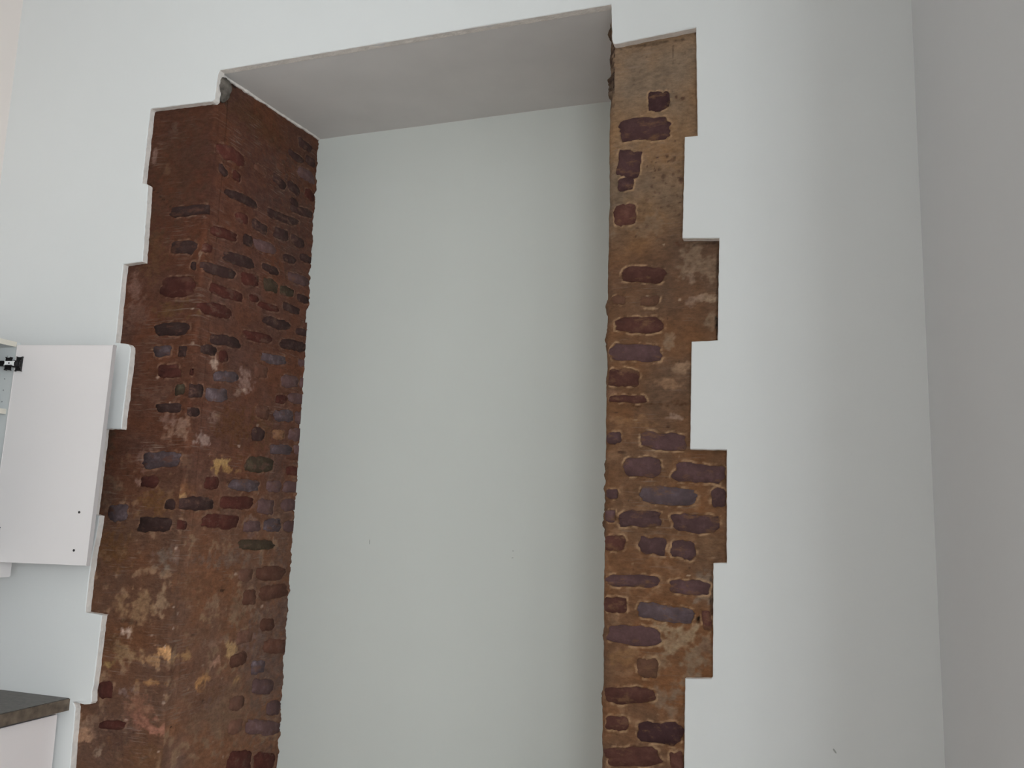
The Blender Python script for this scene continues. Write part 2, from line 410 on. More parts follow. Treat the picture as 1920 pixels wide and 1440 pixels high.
B += crop('L', 200, 380, 4.364, [('F',515,80,880,45,90,'k'),('F',520,375,750,362,108,'k'),('F',690,520,735,520,70,'k'),('F',440,695,725,680,165,'r'),
  ('F',395,1040,692,1030,110,'k'),('F',390,1222,530,1212,95,'b'),('F',590,1215,660,1215,90,'k'),('F',420,1375,600,1380,110,'r'),('F',690,1385,735,1385,60,'r'),
  ('J',840,215,1060,285,85,'r'),('J',1045,105,1160,150,88,'r'),('J',1185,160,1315,240,85,'k'),('J',1365,240,1485,280,100,'k'),('J',1508,285,1615,350,88,'k'),
  ('J',1310,75,1565,175,72,'k'),('J',1490,35,1680,100,66,'k'),('J',1115,300,1190,318,92,'k'),('J',1200,325,1385,400,92,'p'),('J',1435,440,1545,480,70,'k'),
  ('J',940,430,1205,505,95,'k'),('J',785,360,860,380,78,'r'),('J',770,515,1055,595,92,'k'),('J',1100,605,1245,650,108,'r'),('J',1270,520,1410,570,70,'k'),
  ('J',1280,655,1400,705,105,'g'),('J',1412,708,1525,745,85,'g'),('J',1480,600,1655,655,85,'p'),('J',830,690,1120,785,88,'r'),('J',1165,770,1240,800,60,'r'),
  ('J',1235,830,1405,875,62,'r'),('J',1440,840,1575,895,70,'k'),('J',1555,770,1650,805,66,'k'),('J',765,850,1025,915,115,'r'),('J',1278,955,1500,1020,88,'k'),
  ('J',1545,1050,1650,1070,60,'k'),('J',845,1110,1090,1150,96,'k'),('J',1120,1080,1350,1125,82,'r'),('J',1408,1150,1635,1185,88,'k'),('J',770,1195,900,1215,88,'k'),
  ('J',912,1250,992,1262,105,'r'),('J',1260,1262,1470,1300,80,'b'),('J',1560,1310,1645,1325,70,'p'),('J',1580,440,1680,475,64,'k'),('J',1600,1000,1680,1020,60,'m')])
B += crop('L', 160, 680, 4.364, [('F',610,85,780,88,80,'r'),('F',735,220,815,220,100,'g'),('J',845,225,960,240,112,'k'),('J',975,260,1158,270,116,'b'),
  ('J',1050,110,1250,118,88,'b'),('J',1600,150,1740,158,105,'p'),('J',1750,160,1835,166,100,'p'),('J',1560,296,1642,302,78,'r'),('J',1652,290,1815,300,88,'p'),
  ('J',1540,432,1702,440,108,'b'),('J',1712,448,1805,452,105,'p'),('J',1530,582,1625,588,88,'o'),('J',1658,582,1790,588,108,'p'),('J',1510,705,1692,722,86,'b'),
  ('J',1702,712,1788,720,84,'p'),('F',580,372,790,366,80,'k'),('J',840,400,930,402,74,'k'),('F',470,795,770,795,138,'b'),('J',1300,838,1540,836,140,'g'),
  ('J',1170,1002,1432,1008,108,'b'),('J',980,982,1092,988,106,'r'),('F',460,972,600,970,98,'r'),('J',1640,885,1752,892,78,'r'),('J',1480,1008,1600,1014,96,'p'),
  ('J',1612,1014,1765,1018,100,'p'),('F',650,1160,738,1160,88,'k'),('J',770,1152,1050,1152,120,'k'),('J',1100,1142,1372,1152,108,'r'),('J',1405,1174,1540,1178,126,'p'),
  ('J',1602,1164,1726,1168,98,'p'),('F',430,1322,712,1322,128,'k'),('J',760,1330,830,1330,78,'r'),('J',950,1300,1250,1300,118,'r'),('J',1290,1340,1432,1340,98,'p'),
  ('J',1450,1330,1602,1330,116,'b'),('J',1622,1340,1728,1340,98,'p'),('F',190,1225,350,1222,140,'b'),('J',1640,760,1760,770,60,'m')])
B += crop('L', 120, 1000, 3.273, [('J',1065,66,1290,70,66,'g'),('F',208,965,300,962,110,'r'),('F',212,1176,380,1176,56,'r'),('J',1240,1070,1325,1070,86,'p'),
  ('J',1150,935,1285,940,94,'p'),('J',1148,820,1232,820,84,'b'),('J',1000,1395,1150,1395,120,'r'),('J',1165,1395,1290,1395,110,'r'),('J',1110,1185,1322,1196,94,'p'),
  ('J',1200,560,1290,560,80,'m'),('J',1220,690,1370,692,90,'m')])
B += crop('R', 1080, 0, 4.8, [('F',650,925,845,890,180,'k'),('F',385,1165,868,1155,205,'q')])
B += crop('R', 1080, 250, 3.6, [('F',280,205,438,212,195,'q'),('F',278,345,388,345,85,'q'),('F',250,560,405,545,145,'r'),('F',300,955,615,955,108,'r'),
  ('F',240,1125,335,1125,62,'m'),('F',435,1132,560,1128,66,'m'),('F',272,1290,592,1290,112,'r')])
B += crop('R', 1080, 620, 3.272, [('F',200,130,530,138,108,'p'),('F',200,290,385,288,118,'r'),('F',200,418,440,420,48,'r'),('F',190,662,280,662,76,'p'),
  ('F',395,668,682,690,115,'p'),('F',290,835,527,838,128,'p'),('F',590,865,915,880,118,'p'),('F',385,1000,740,1025,112,'b'),('F',185,1002,260,1002,62,'p'),
  ('F',830,1022,920,1022,128,'p'),('F',178,1138,240,1138,78,'p'),('F',258,1160,525,1152,105,'p'),('F',590,1172,890,1192,118,'p'),('F',178,1302,300,1305,98,'r'),
  ('F',390,1312,552,1332,116,'p'),('F',582,1338,738,1350,116,'p')])
B += crop('R', 1080, 1020, 3.43, [('F',190,232,530,242,82,'p'),('F',600,270,862,288,98,'p'),('F',178,390,330,392,105,'r'),('F',395,412,770,468,112,'b'),
  ('F',190,570,540,600,126,'p'),('F',390,790,530,800,128,'m'),('F',182,972,510,975,108,'r'),('F',190,1152,340,1155,98,'r'),('F',390,1212,690,1215,148,'k'),
  ('F',190,1370,540,1370,138,'r'),('F',600,1390,692,1390,118,'r'),('F',812,492,872,488,128,'r')])

BR = {'L': [], 'R': []}
for i, (sd, f, xa, ya, xb, yb, h, c) in enumerate(B):
    S = SL if sd == 'L' else SR
    fn = S.face if f == 'F' else S.jamb
    a, b = fn(xa, ya), fn(xb, yb)
    xm, ym = (xa+xb)/2, (ya+yb)/2
    t0, t1 = fn(xm, ym-h/2), fn(xm, ym+h/2)
    ln = math.hypot(b[0]-a[0], b[1]-a[1]); hh = math.hypot(t0[0]-t1[0], t0[1]-t1[1])
    ang = math.atan2(b[1]-a[1], b[0]-a[0])
    if abs(ang) > math.pi/2: ang -= math.copysign(math.pi, ang)
    BR[sd].append(dict(f=f, c=((a[0]+b[0])/2, (a[1]+b[1])/2), hl=ln/2, hh=hh/2, ang=ang, col=c, seed=i*3.17, left=sd == 'L'))

# fainter courses filling the inner half of the left jamb
CRS = .0765
rows = int((3.02-.66)/CRS)
for k in range(rows):
    z = .66+(k+.5)*CRS; s_ = SL.sa+.30+random.random()*.10
    while s_ < SL.sa+.64:
        ln = random.choice((.085, .10, .19, .20)); c0 = s_+ln/2
        s_ += ln+.022
        if c0+ln/2 > SL.sa+.668: continue
        nd = dict(f='J', c=(c0, z+random.uniform(-.008, .008)), hl=ln/2, hh=.024+random.random()*.005, ang=random.uniform(-.03, .03),
                  col=random.choice('mmmmpprk') if z > 1.45 else random.choice('nnnm'), seed=500+k*7.7+c0*31, left=True)
        if any(b['f'] == 'J' and abs(b['c'][0]-c0) < b['hl']+ln/2+.006 and abs(b['c'][1]-nd['c'][1]) < b['hh']+nd['hh']+.004 for b in BR['L']): continue
        BR['L'].append(nd)

# courses of the right jamb, turned away from the photograph
for k in range(rows+8):
    z = .12+(k+.5)*CRS; s_ = SR.sa+.05+random.random()*.08
    while s_ < SR.sa+.60:
        ln = random.choice((.09, .10, .19, .20)); c0 = s_+ln/2; s_ += ln+.02
        if c0+ln/2 > SR.sa+.66 or random.random() < .25: continue
        BR['R'].append(dict(f='J', c=(c0, z), hl=ln/2, hh=.026, ang=random.uniform(-.03, .03), col=random.choice('rppm'), seed=900+k*5.3+c0*17, left=False))

def brick_outline(d, n=34):
    """irregular rounded block, 2-D points about its centre (unrotated)"""
    out = []
    for k in range(n):
        a = 2*math.pi*k/n; ca, sa = math.cos(a), math.sin(a)
        p = (2.7 if d['left'] else 3.4)+2.4*abs(noise.noise((d['seed']*2.3, 4.4, 1)))*2
        rr = (abs(ca)**p+abs(sa)**p)**(-1/p)
        x, y = rr*ca*d['hl'], rr*sa*d['hh']
        q = .13*noise.noise((ca*1.4+d['seed'], sa*1.4, d['seed']*.7)) + .12*noise.noise((x*55+d['seed'], y*55, 5.0)) + .09*noise.noise((x*150, y*150+d['seed'], 2.0))
        x *= 1+q; y *= 1+1.5*q
        y += d['hh']*.16*noise.noise((x*40+d['seed'], 1.3, 0))
        out.append((x, y))
    return out
def inside_dist(d, P):
    """signed distance (m) of path points P (N,2) from the brick's ragged edge, negative inside; far points get 1"""
    q = P-np.array(d['c']); ca, sa = math.cos(d['ang']), math.sin(d['ang'])
    x = q[:, 0]*ca+q[:, 1]*sa; y = -q[:, 0]*sa+q[:, 1]*ca
    out = np.ones(len(P))
    near = np.nonzero((np.abs(x) < d['hl']*1.25+.02) & (np.abs(y) < d['hh']*1.5+.02))[0]
    if len(near) == 0: return out
    p = np.stack([x[near], y[near]], 1); o = np.array(brick_outline(d)); b = np.roll(o, -1, 0)
    e = b-o; w_ = p[:, None, :]-o[None]
    t = np.clip((w_*e).sum(2)/np.maximum((e*e).sum(1), 1e-12), 0, 1)
    dist = np.sqrt((((w_-t[..., None]*e)**2).sum(2)).min(1))
    cr = (o[None, :, 1] > p[:, None, 1]) != (b[None, :, 1] > p[:, None, 1])
    xi = o[None, :, 0]+(p[:, None, 1]-o[None, :, 1])*e[None, :, 0]/np.where(np.abs(e[None, :, 1]) < 1e-12, 1e-12, e[None, :, 1])
    ins = ((cr & (p[:, None, 0] < xi)).sum(1) % 2) == 1
    out[near] = np.where(ins, -dist, dist)
    return out

# stains, lime blooms, render remnants and gap shade painted along plaster edges: (face/jamb, px, py, rx, ry, colour, strength)
BL = [('F',260,1140,34,34,'#7d6148',.8),('F',302,1128,12,22,'#7d6550',.8),('F',236,1184,9,10,'#a88f80',.9),('F',235,1225,28,16,'#7d6248',.8),('F',203,1245,10,10,'#8a7048',.8),
  ('F',312,1222,20,12,'#b3865c',.95),('J',345,1228,14,10,'#a07a50',.6),('F',285,1236,16,10,'#947050',.8),('J',400,1130,14,16,'#826753',.8),('J',393,1160,16,10,'#86694f',.7),('J',445,1140,22,30,'#755c49',.7),
  ('J',370,1285,14,14,'#a5764c',.9),('J',385,1272,10,8,'#a5764c',.8),('J',435,1220,12,14,'#a5835c',.9),('J',404,1242,9,10,'#a37a66',.8),('J',443,1276,9,11,'#94704a',.8),('F',285,1280,24,6,'#8d6744',.8),
  ('F',260,1330,26,26,'#74503f',.8),('F',270,1355,24,18,'#7c5344',.8),('F',300,1372,20,12,'#8d5f4e',.9),('F',157,1365,22,30,'#7d6250',.8),('F',160,1380,14,14,'#957058',.8),('F',186,1412,9,14,'#86705f',.8),
  ('F',238,1295,14,12,'#74605a',.7),('J',430,1320,40,40,'#644734',.6),('J',480,1240,30,60,'#5b4740',.6),('F',290,1420,90,30,'#573d29',.7),('F',215,1380,40,50,'#46332c',.6),
  ('J',415,870,16,11,'#ad8a5a',.9),('J',420,878,20,9,'#9a7448',.7),('J',383,826,17,15,'#92786e',.9),('F',335,800,26,22,'#7d6252',.7),('F',322,790,24,14,'#70564c',.6),('J',402,782,12,12,'#866a5e',.7),('J',458,712,13,24,'#866a60',.8),
  ('J',448,735,10,8,'#8d7264',.7),('J',440,800,36,40,'#543520',.8),('J',490,810,22,34,'#573c28',.7),('J',403,685,7,7,'#a58a7a',.9),('J',396,665,8,4,'#a08070',.6),('J',495,640,50,40,'#4a3028',.5),
  ('F',297,945,30,28,'#573a20',.8),('F',212,1030,34,44,'#553820',.8),('J',340,920,28,12,'#7a5338',.6),('J',335,930,14,5,'#9a7850',.7),('J',470,990,14,24,'#6e5650',.6),('J',495,950,16,14,'#6b5552',.6),
  ('F',345,1040,60,20,'#5c473e',.7),('J',430,1050,60,14,'#645046',.7),('F',307,1045,14,22,'#5d5248',.6),('J',380,1100,40,30,'#5e4030',.6),('F',200,830,14,40,'#3a2c22',.8),('F',200,930,20,50,'#44332a',.7),
  ('F',291,288,6,11,'#80645a',.9),('F',314,318,8,14,'#5f4534',.8),('F',325,240,10,10,'#57443a',.6),('F',250,550,14,30,'#6a4f45',.7),('F',255,590,26,30,'#5b4238',.6),('J',380,402,7,4,'#9a8070',.7),
  ('F',375,480,4,12,'#7d6858',.7),('F',360,578,9,3,'#a08c7c',.8),('F',290,480,20,50,'#4f3724',.6),('F',330,580,40,16,'#4f3821',.7),('J',500,330,60,60,'#45302a',.5),('J',550,400,40,120,'#46332c',.6),
  ('F',285,645,20,14,'#4a3328',.5),('J',540,1130,20,200,'#4d3c36',.5),('J',470,1350,40,20,'#6a4c3a',.6),('J',480,1380,40,8,'#705040',.5),('J',360,1190,60,16,'#5e4232',.6),
  ('F',418,165,13,34,'#4a4540',1.0),('F',408,170,8,24,'#5d5850',.9),('J',424,168,8,26,'#47413b',1.0),('J',437,158,7,5,'#1d1613',1),('F',330,330,60,100,'#3b2a1f',.5),('J',480,230,60,24,'#46301f',.6)]
BRR = [('F',1272,1200,50,30,'#867059',1),('F',1305,1240,36,34,'#715d4b',1),('F',1235,1242,30,18,'#79624d',.9),('F',1250,1305,36,24,'#705a49',1),('F',1262,1330,18,14,'#77604e',.7),('F',1312,490,36,34,'#6f5b4a',1),
  ('F',1325,560,22,6,'#8a7460',.8),('F',1300,565,16,10,'#80695a',.8),('F',1295,520,10,14,'#7c6656',.7),('F',1333,600,10,22,'#766250',.7),('F',1275,688,16,13,'#886d57',.8),('F',1252,720,34,12,'#86674f',.7),
  ('F',1255,640,8,20,'#7d6855',.7),('F',1140,735,50,8,'#7d5d4b',.5),('F',1265,783,20,6,'#8a7263',.8),('F',1190,790,40,10,'#7a5b40',.5),('F',1215,758,76,6,'#3f2818',.8),('F',1345,610,4,26,'#181412',1),
  ('F',1346,520,3,80,'#2a201b',.7),('F',1340,455,30,4,'#2a211c',.7),('F',1306,65,4,12,'#17130f',.9),('F',1225,82,80,4,'#43362a',.8),('F',1262,100,2,14,'#3d3128',.8),('F',1320,1020,40,30,'#6a503b',.6),  # near-black strips paint the shade of the gap beside the plaster
  ('F',1325,1100,24,34,'#705e50',.9),('F',1310,1160,6,8,'#120c0a',1),('F',1335,1130,4,60,'#1f1411',.8),('F',1320,1212,14,18,'#5a4032',.6),('F',1165,1235,30,16,'#76573a',.6),('F',1160,560,14,9,'#8d6242',.7),
  ('F',1220,578,14,3,'#a08468',.7),('F',1213,330,60,70,'#715b4a',.4),('F',1270,455,12,9,'#4a3022',.8),('F',1200,425,40,22,'#6f5b49',.6),('F',1243,185,6,6,'#4e3a30',.6),('F',1268,182,4,5,'#3f2a22',.9),('F',1280,184,5,4,'#3f2a22',.9),
  ('F',1244,330,5,5,'#3f2c22',.9),('F',1236,318,5,3,'#4a362a',.8),('F',1262,300,6,4,'#4a362a',.8),('F',1222,350,3,4,'#46332a',.8),('F',1250,292,5,3,'#4a362a',.8),('F',1195,428,5,3,'#3f2a20',.8),('F',1253,386,4,3,'#4a362a',.8),
  ('F',1278,335,6,8,'#4a3428',.7),('F',1164,848,9,2.5,'#33201a',.8),('F',1252,800,5,3,'#33201a',.8),('J',1140,60,30,60,'#2a1d18',1),('J',1138,150,30,50,'#33261f',1)]

BL += [('F', 283+6*i, 348+6.5*i+(i % 2)*2, 3, 2.2, '#20140f', .9) for i in range(8)]
BL += [('J',430,1330,50,60,'#6d5342',.75),('J',510,1210,34,150,'#57453f',.55),('J',350,1100,40,26,'#64432f',.6),('J',470,1130,12,18,'#7d6656',.7),('J',400,1205,16,8,'#7d6152',.6),
  ('J',345,1255,40,10,'#54372a',.6),('F',240,1165,16,6,'#3a261c',.8),('F',205,1210,20,24,'#46311f',.6),('J',465,1200,20,18,'#6e5650',.6),('F',225,1130,14,16,'#70553e',.6),
  ('J',395,1300,30,20,'#5a3c2c',.7),('J',355,1340,30,30,'#5d3f30',.6),('J',500,1420,30,20,'#4d342c',.6),('F',250,1000,20,12,'#4a3426',.5),('J',520,870,20,40,'#4f3e38',.5),
  ('J',360,760,30,18,'#4a2a1f',.6),('F',300,740,30,16,'#5a3f33',.6),('F',270,860,12,24,'#6a4e44',.6),('F',260,900,10,10,'#7d6258',.6)]
rs = random.Random(3)
for i in range(46):
    BRR.append(('F', rs.uniform(1205, 1278), rs.gauss(345, 45), rs.uniform(1.5, 4.5), rs.uniform(1.2, 3.5), rs.choice(('#46332a', '#3f2c22', '#553f33')), rs.uniform(.6, 1)))
for i in range(40):
    BRR.append(('F', rs.uniform(1160, 1300), rs.uniform(90, 240), rs.uniform(1, 2.2), rs.uniform(1, 2), '#4d3b30', rs.uniform(.4, .8)))
for i in range(60):
    BRR.append(('F', rs.uniform(1150, 1340), rs.uniform(440, 1430), rs.uniform(1.5, 5), rs.uniform(1.2, 2.8), rs.choice(('#3f2a20', '#33221a', '#a08a74', '#8d735c')), rs.uniform(.5, .9)))
for i in range(120):
    BL.append((rs.choice('FJ'), rs.uniform(200, 540), rs.uniform(640, 1430), rs.uniform(1.5, 5), rs.uniform(1.5, 4), rs.choice(('#8f7766', '#a08878', '#2a1a14', '#7d6450')), rs.uniform(.5, .95)))

def fbm(P, sc, seed, oc=4):
    out = np.zeros(len(P)); a = 1.0
    for o in range(oc):
        f = sc*2**o
        out += a*np.array([noise.noise((p[0]*f+seed, p[1]*f*1.0, seed*1.7+o*9)) for p in P]); a *= .55
    return out

def masonry(name, S, bricks, blobs, K, label, zt, smax):
    ds = .0050 if S.left else .0036
    sv = list(np.arange(0, S.sa-.04, ds)) + list(np.arange(S.sa-.04, S.sa+.06, .004))
    sv += list(np.arange(S.sa+.06, smax, ds if S.left else .010)) + [smax]
    zv = list(np.arange(0, .6, .06)) + list(np.arange(.6, zt, ds)) + [zt]
    ns, nz = len(sv), len(zv)
    P = np.array([(s, z) for z in zv for s in sv])
    n1 = fbm(P, 5, 3.0 if S.left else 11.0); n2 = fbm(P, 22, 6.0 if S.left else 15.0, 3)
    nw = fbm(P, 45, 2.0, 3); nw2 = fbm(P, 110, 8.0, 2)
    tz = np.clip((P[:, 1]-.7)/2.4, 0, 1)                 # course of the wall: older render high up, limewash low down
    if S.left:
        stops = [(0, '#583e30'), (.30, '#553a2b'), (.42, '#4a2f24'), (.65, '#492e23'), (.85, '#452a20'), (1, '#432a1f')]
    else:
        stops = [(0, '#664a37'), (.35, '#654833'), (.52, '#604735'), (.66, '#5c4332'), (.74, '#6d5743'), (1, '#79634f')]
    cs = np.array([lin(h, K) for _, h in stops]); ts = [t for t, _ in stops]
    tw = np.clip(tz+.03*n1, 0, 1)
    C = np.stack([np.interp(tw, ts, cs[:, k]) for k in range(3)], 1)
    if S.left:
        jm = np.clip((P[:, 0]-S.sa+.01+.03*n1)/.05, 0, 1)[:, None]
        C = C*(1-jm)+C*np.array([1.50, 1.56, 1.66])*jm  # jamb mortar brightened and greyed to make up for missing side light
    warm = np.array([1.09, .96, .80]); cool = np.array([.90, .97, 1.06])
    m = np.clip(n1*.9+.5, 0, 1)[:, None]
    C = C*(warm*m+cool*(1-m))*(1+.16*n2)[:, None]
    lowb = np.clip((.46-tz)/.15, 0, 1) if S.left else np.clip((.6-tz)/.2, 0, 1)*.45
    bloom = np.clip((n2-.30+.3*nw)*4.5, 0, 1)*lowb*.62           # scattered lime bloom on the lower courses
    C = C*(1-bloom[:, None])+np.array(lin('#80654f', K))*bloom[:, None]
    for f, px, py, rx, ry, hx, st in blobs:
        fn = S.face if f == 'F' else S.jamb
        c = fn(px, py); a = fn(px+rx, py); b = fn(px, py+ry)
        ra = max(.0025, abs(a[0]-c[0])); rb = max(.0025, abs(b[1]-c[1]))
        big = min(1, max(ra, rb)/.02)
        d = np.hypot((P[:, 0]-c[0])/ra, (P[:, 1]-c[1])/rb)
        if f == 'F': d = np.where(P[:, 0] > S.sa+.01, 9, d)
        else: d = np.where(P[:, 0] < S.sa-.012, 9, d)
        a_ = np.clip((1.05-d+big*(.9*nw+.45*n2))*2.2, 0, 1)*st*(.78+.5*np.clip(nw2, -.5, .7))
        C = C*(1-a_[:, None])+np.array(lin(hx, K))*a_[:, None]
    disp = .0022*n1+.0020*n2
    rimc = np.array(lin('#7a5c4b' if S.left else '#9a7b5e', K)); dark = np.array(lin('#33201a' if S.left else '#4a3226', K))
    for d in bricks:
        q = inside_dist(d, P)
        ok = (P[:, 0] < S.sa+.004) if d['f'] == 'F' else (P[:, 0] > S.sa-.006)
        disp = np.where(ok & (q < -.004), np.minimum(disp, -.006), disp)
        rim = np.clip(1-np.abs(q-.002)/(.006 if S.left else .0045), 0, 1)*np.clip(.25+1.8*nw, 0, 1)*ok*(.6 if S.left else .95)
        C = C*(1-rim[:, None])+rimc*rim[:, None]
        disp = disp+.0018*rim
    if not S.left:                                        # crumbled arris of the right jamb
        px_l = [(30, 60, .010), (70, 130, .004), (128, 175, .012), (555, 585, .007), (600, 660, .006), (700, 740, .003), (860, 940, .006), (940, 1010, .008), (1180, 1215, .003), (1300, 1330, .004)]
        for y0_, y1_, am in px_l:
            za = onY(1135, y1_)[2]; zb_ = onY(1135, y0_)[2]
            g = np.clip(1-np.abs((P[:, 1]-(za+zb_)/2)/((zb_-za)/2+1e-6)), 0, 1)
            wgt = g**.5*np.clip((P[:, 0]-S.sa-.004)/.012, 0, 1)*np.clip((S.sa+.10-P[:, 0])/.05, 0, 1)*(.7+1.1*nw)
            disp = disp+am*np.clip(wgt, 0, 1.4)
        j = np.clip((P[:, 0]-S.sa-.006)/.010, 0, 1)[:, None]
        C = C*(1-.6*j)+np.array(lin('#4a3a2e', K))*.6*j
    else:
        e = np.clip((P[:, 0]-(smax-.035))/.03, 0, 1)
        disp = disp+e*.006*np.clip(nw+n2, -1, 1)
    vs = np.zeros((len(P), 3))
    for i, (s, z) in enumerate(P):
        x, y, nx_, ny_ = S.at(s); vs[i] = (x+nx_*disp[i], y+ny_*disp[i], z)
    fs = []
    for j in range(nz-1):
        for i in range(ns-1):
            a = j*ns+i
            fs.append((a, a+1, a+ns+1, a+ns) if S.left else (a+1, a, a+ns, a+ns+1))
    me = bpy.data.meshes.new(name); me.from_pydata(vs.tolist(), [], fs)
    ca = me.color_attributes.new('Col', 'FLOAT_COLOR', 'POINT')
    ca.data.foreach_set('color', np.concatenate([np.clip(C, .005, .9), np.ones((len(C), 1))], 1).astype(np.float32).ravel())
    o = structure(link(name, me, M['mortar'], smooth=True), label)
    for d in bricks:
        s0 = d['c'][0]
        if d['f'] == 'F': s0 = min(s0, S.sa-.004)
        x, y, nx_, ny_ = S.at(s0)
        if d['f'] == 'F': ox, oy, tx, ty, nx_, ny_ = (S.x0+(s0 if S.left else -s0)), T, (1 if S.left else -1), 0, 0, -1
        else: ox, oy, tx, ty, nx_, ny_ = S.arr, T+(s0-S.sa), 0, 1, (1 if S.left else -1), 0
        ol = brick_outline(d); nn = len(ol)
        ca_, sa_ = math.cos(d['ang']), math.sin(d['ang'])
        lim = S.sa-d['c'][0]
        def P3(p, h):
            u, v = p[0]*ca_-p[1]*sa_, p[0]*sa_+p[1]*ca_
            if d['f'] == 'F': u = min(u, lim+.001)
            else: u = max(u, lim-.001)
            return (tx*u+nx_*h, ty*u+ny_*h, v)
        hs = .0022+.0018*random.random()
        vv = [P3((0, 0), hs+.0004)] + [P3((p[0]*.955, p[1]*.93), hs*.8+.0010*noise.noise((p[0]*60, p[1]*60, d['seed']))) for p in ol]
        vv += [P3(p, -.012) for p in ol]
        ff = [(0, 1+k, 1+(k+1) % nn) for k in range(nn)]
        for ring in range(1):
            b0 = 1+ring*nn
            for k in range(nn):
                k2 = (k+1) % nn; ff.append((b0+k, b0+nn+k, b0+nn+k2, b0+k2))
        bm_ = bpy.data.meshes.new('brick'); bm_.from_pydata(vv, [], ff)
        b_ = bmesh.new(); b_.from_mesh(bm_); bmesh.ops.recalc_face_normals(b_, faces=b_.faces[:]); b_.to_mesh(bm_); b_.free()
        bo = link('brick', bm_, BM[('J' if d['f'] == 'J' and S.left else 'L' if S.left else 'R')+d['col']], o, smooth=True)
        bo.location = (ox, oy, d['c'][1])
    return o
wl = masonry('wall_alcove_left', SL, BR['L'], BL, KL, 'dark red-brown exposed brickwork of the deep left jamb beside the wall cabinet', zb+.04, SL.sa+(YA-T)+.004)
wr = masonry('wall_alcove_right', SR, BR['R'], BRR, KR, 'tan-mortared exposed brick pier edging the alcove beside the plain side wall', zb+.04, SR.sa+(YA-T)+.004)

# loose mortar lump under the soffit corner
def lump(name, pts_c, size, m, parent, seed):
    bm = bmesh.new(); bmesh.ops.create_icosphere(bm, subdivisions=3, radius=1)
    for v in bm.verts:
        q = 1+.35*noise.noise(v.co*1.6+Vector((seed, 0, 0)))+.12*noise.noise(v.co*5)
        v.co = Vector((v.co.x*size[0]*q, v.co.y*size[1]*q, v.co.z*size[2]*q))
    me_ = bpy.data.meshes.new(name); bm.to_mesh(me_); bm.free()
    o = link(name, me_, m, parent, smooth=True); o.location = pts_c; return o
M['greymortar'] = mat('grey_cement_mortar', lin('#56504a', 1.5), .95, .1, .45, 45, 1.0, 90)
lump('mortar_lump', (ARL+.004, T+.022, HEADZ-.050), (.028, .032, .044), M['greymortar'], wl, 4)

# small marks on the plaster
def mark(px, py, plane, wdt, hgt, tilt, m, parent, y):
    q = onY(px, py, y)
    bm = bmesh.new(); bmesh.ops.create_circle(bm, cap_ends=True, segments=10, radius=1)
    r = bmesh.ops.extrude_face_region(bm, geom=bm.faces[:])
    for v in [g for g in r['geom'] if isinstance(g, bmesh.types.BMVert)]: v.co.z += 1
    for v in bm.verts:
        x_, z_ = v.co.x*wdt, v.co.y*hgt
        v.co = (x_*math.cos(tilt)-z_*math.sin(tilt), -.0008*v.co.z, x_*math.sin(tilt)+z_*math.cos(tilt))
    bmesh.ops.recalc_face_normals(bm, faces=bm.faces[:])
    me_ = bpy.data.meshes.new('scuff_mark'); bm.to_mesh(me_); bm.free()
    o = link('scuff_mark', me_, m, parent); o.location = q
wab = bpy.data.objects['wall_alcove_back']
mark(1565, 1408, 0, .0022, .0065, .6, M['scuff'], wf, 0)
mark(693, 1016, 0, .0012, .010, 0, M['scuff'], wab, YA)
mark(962, 1033, 0, .004, .0012, 0, M['scuff'], wab, YA)
mark(961, 1046, 0, .004, .0012, .2, M['scuff'], wab, YA)

# ------------------------------------------------------------------ wall cabinet with its end door swung open
Z0 = CAM[2]
zt, zbm = Z0+.546, Z0-.197                     # door top, door bottom
hx, hy = -2.62, -.155                          # hinge corner of the door (inner face)
ex, ey = -2.262, -.088                         # free corner
org = Vector((XL, -.13, zbm))
cab = empty('wall_cabinet', org, 'white wall cabinet with one door open, hung on the side wall', 'cabinet')
ct, cb_ = zt+.012, zbm+.005
fx = -2.628
y1, y0 = -.135, -.90
box('side_panel', (XL, y1, cb_), (fx, y1-.016, ct), M['lam_in'], cab, .0006, org)
box('side_panel', (XL, y0, cb_), (fx, y0+.016, ct), M['lam_in'], cab, .0006, org)
box('top_panel', (XL, y0+.016, ct-.018), (fx-.002, y1-.016, ct), M['lam_in'], cab, 0, org)
box('edge_band', (fx-.002, y0+.016, ct-.018), (fx, y1-.016, ct), M['edgeband'], cab, 0, org)
box('bottom_panel', (XL, y0+.016, cb_), (fx, y1-.016, cb_+.018), M['lam_in'], cab, 0, org)
box('back_panel', (XL, y0+.016, cb_+.018), (XL+.006, y1-.016, ct-.018), M['lam_in'], cab, 0, org)
zs = onX(4, 770, fx)[2]
sh = box('shelf', (XL+.006, y0+.018, zs-.009), (fx-.012, y1-.018, zs+.009), M['lam_in'], cab, 0, org)
box('edge_band', (fx-.012, y0+.018, zs-.009), (fx-.010, y1-.018, zs+.009), M['edgeband'], cab, 0, org)
box('filler_panel', (fx-.05, y1, cb_), (fx-.032, -.001, ct), M['laminate'], cab, 0, org)
box('pelmet', (fx-.02, y0, Z0-.252), (fx+.0, -.066, cb_+.0005), M['laminate'], cab, .003, org)
# peg holes in the end panel
bm = bmesh.new()
for k in range(17):
    z = cb_+.06+k*.04
    for xx in (fx-.037, XL+.05):
        r = bmesh.ops.create_cone(bm, cap_ends=True, segments=8, radius1=.0028, radius2=.0028, depth=.0012)
        for v in r['verts']: v.co = Vector((v.co.x+xx, v.co.z+y1-.0162, v.co.y+z)) - org
me = bpy.data.meshes.new('peg_holes'); bm.to_mesh(me); bm.free()
link('peg_holes', me, mat('peg_hole_shadow', (.36, .36, .36), .9, .1, .05, 9), cab)['kind'] = 'stuff'
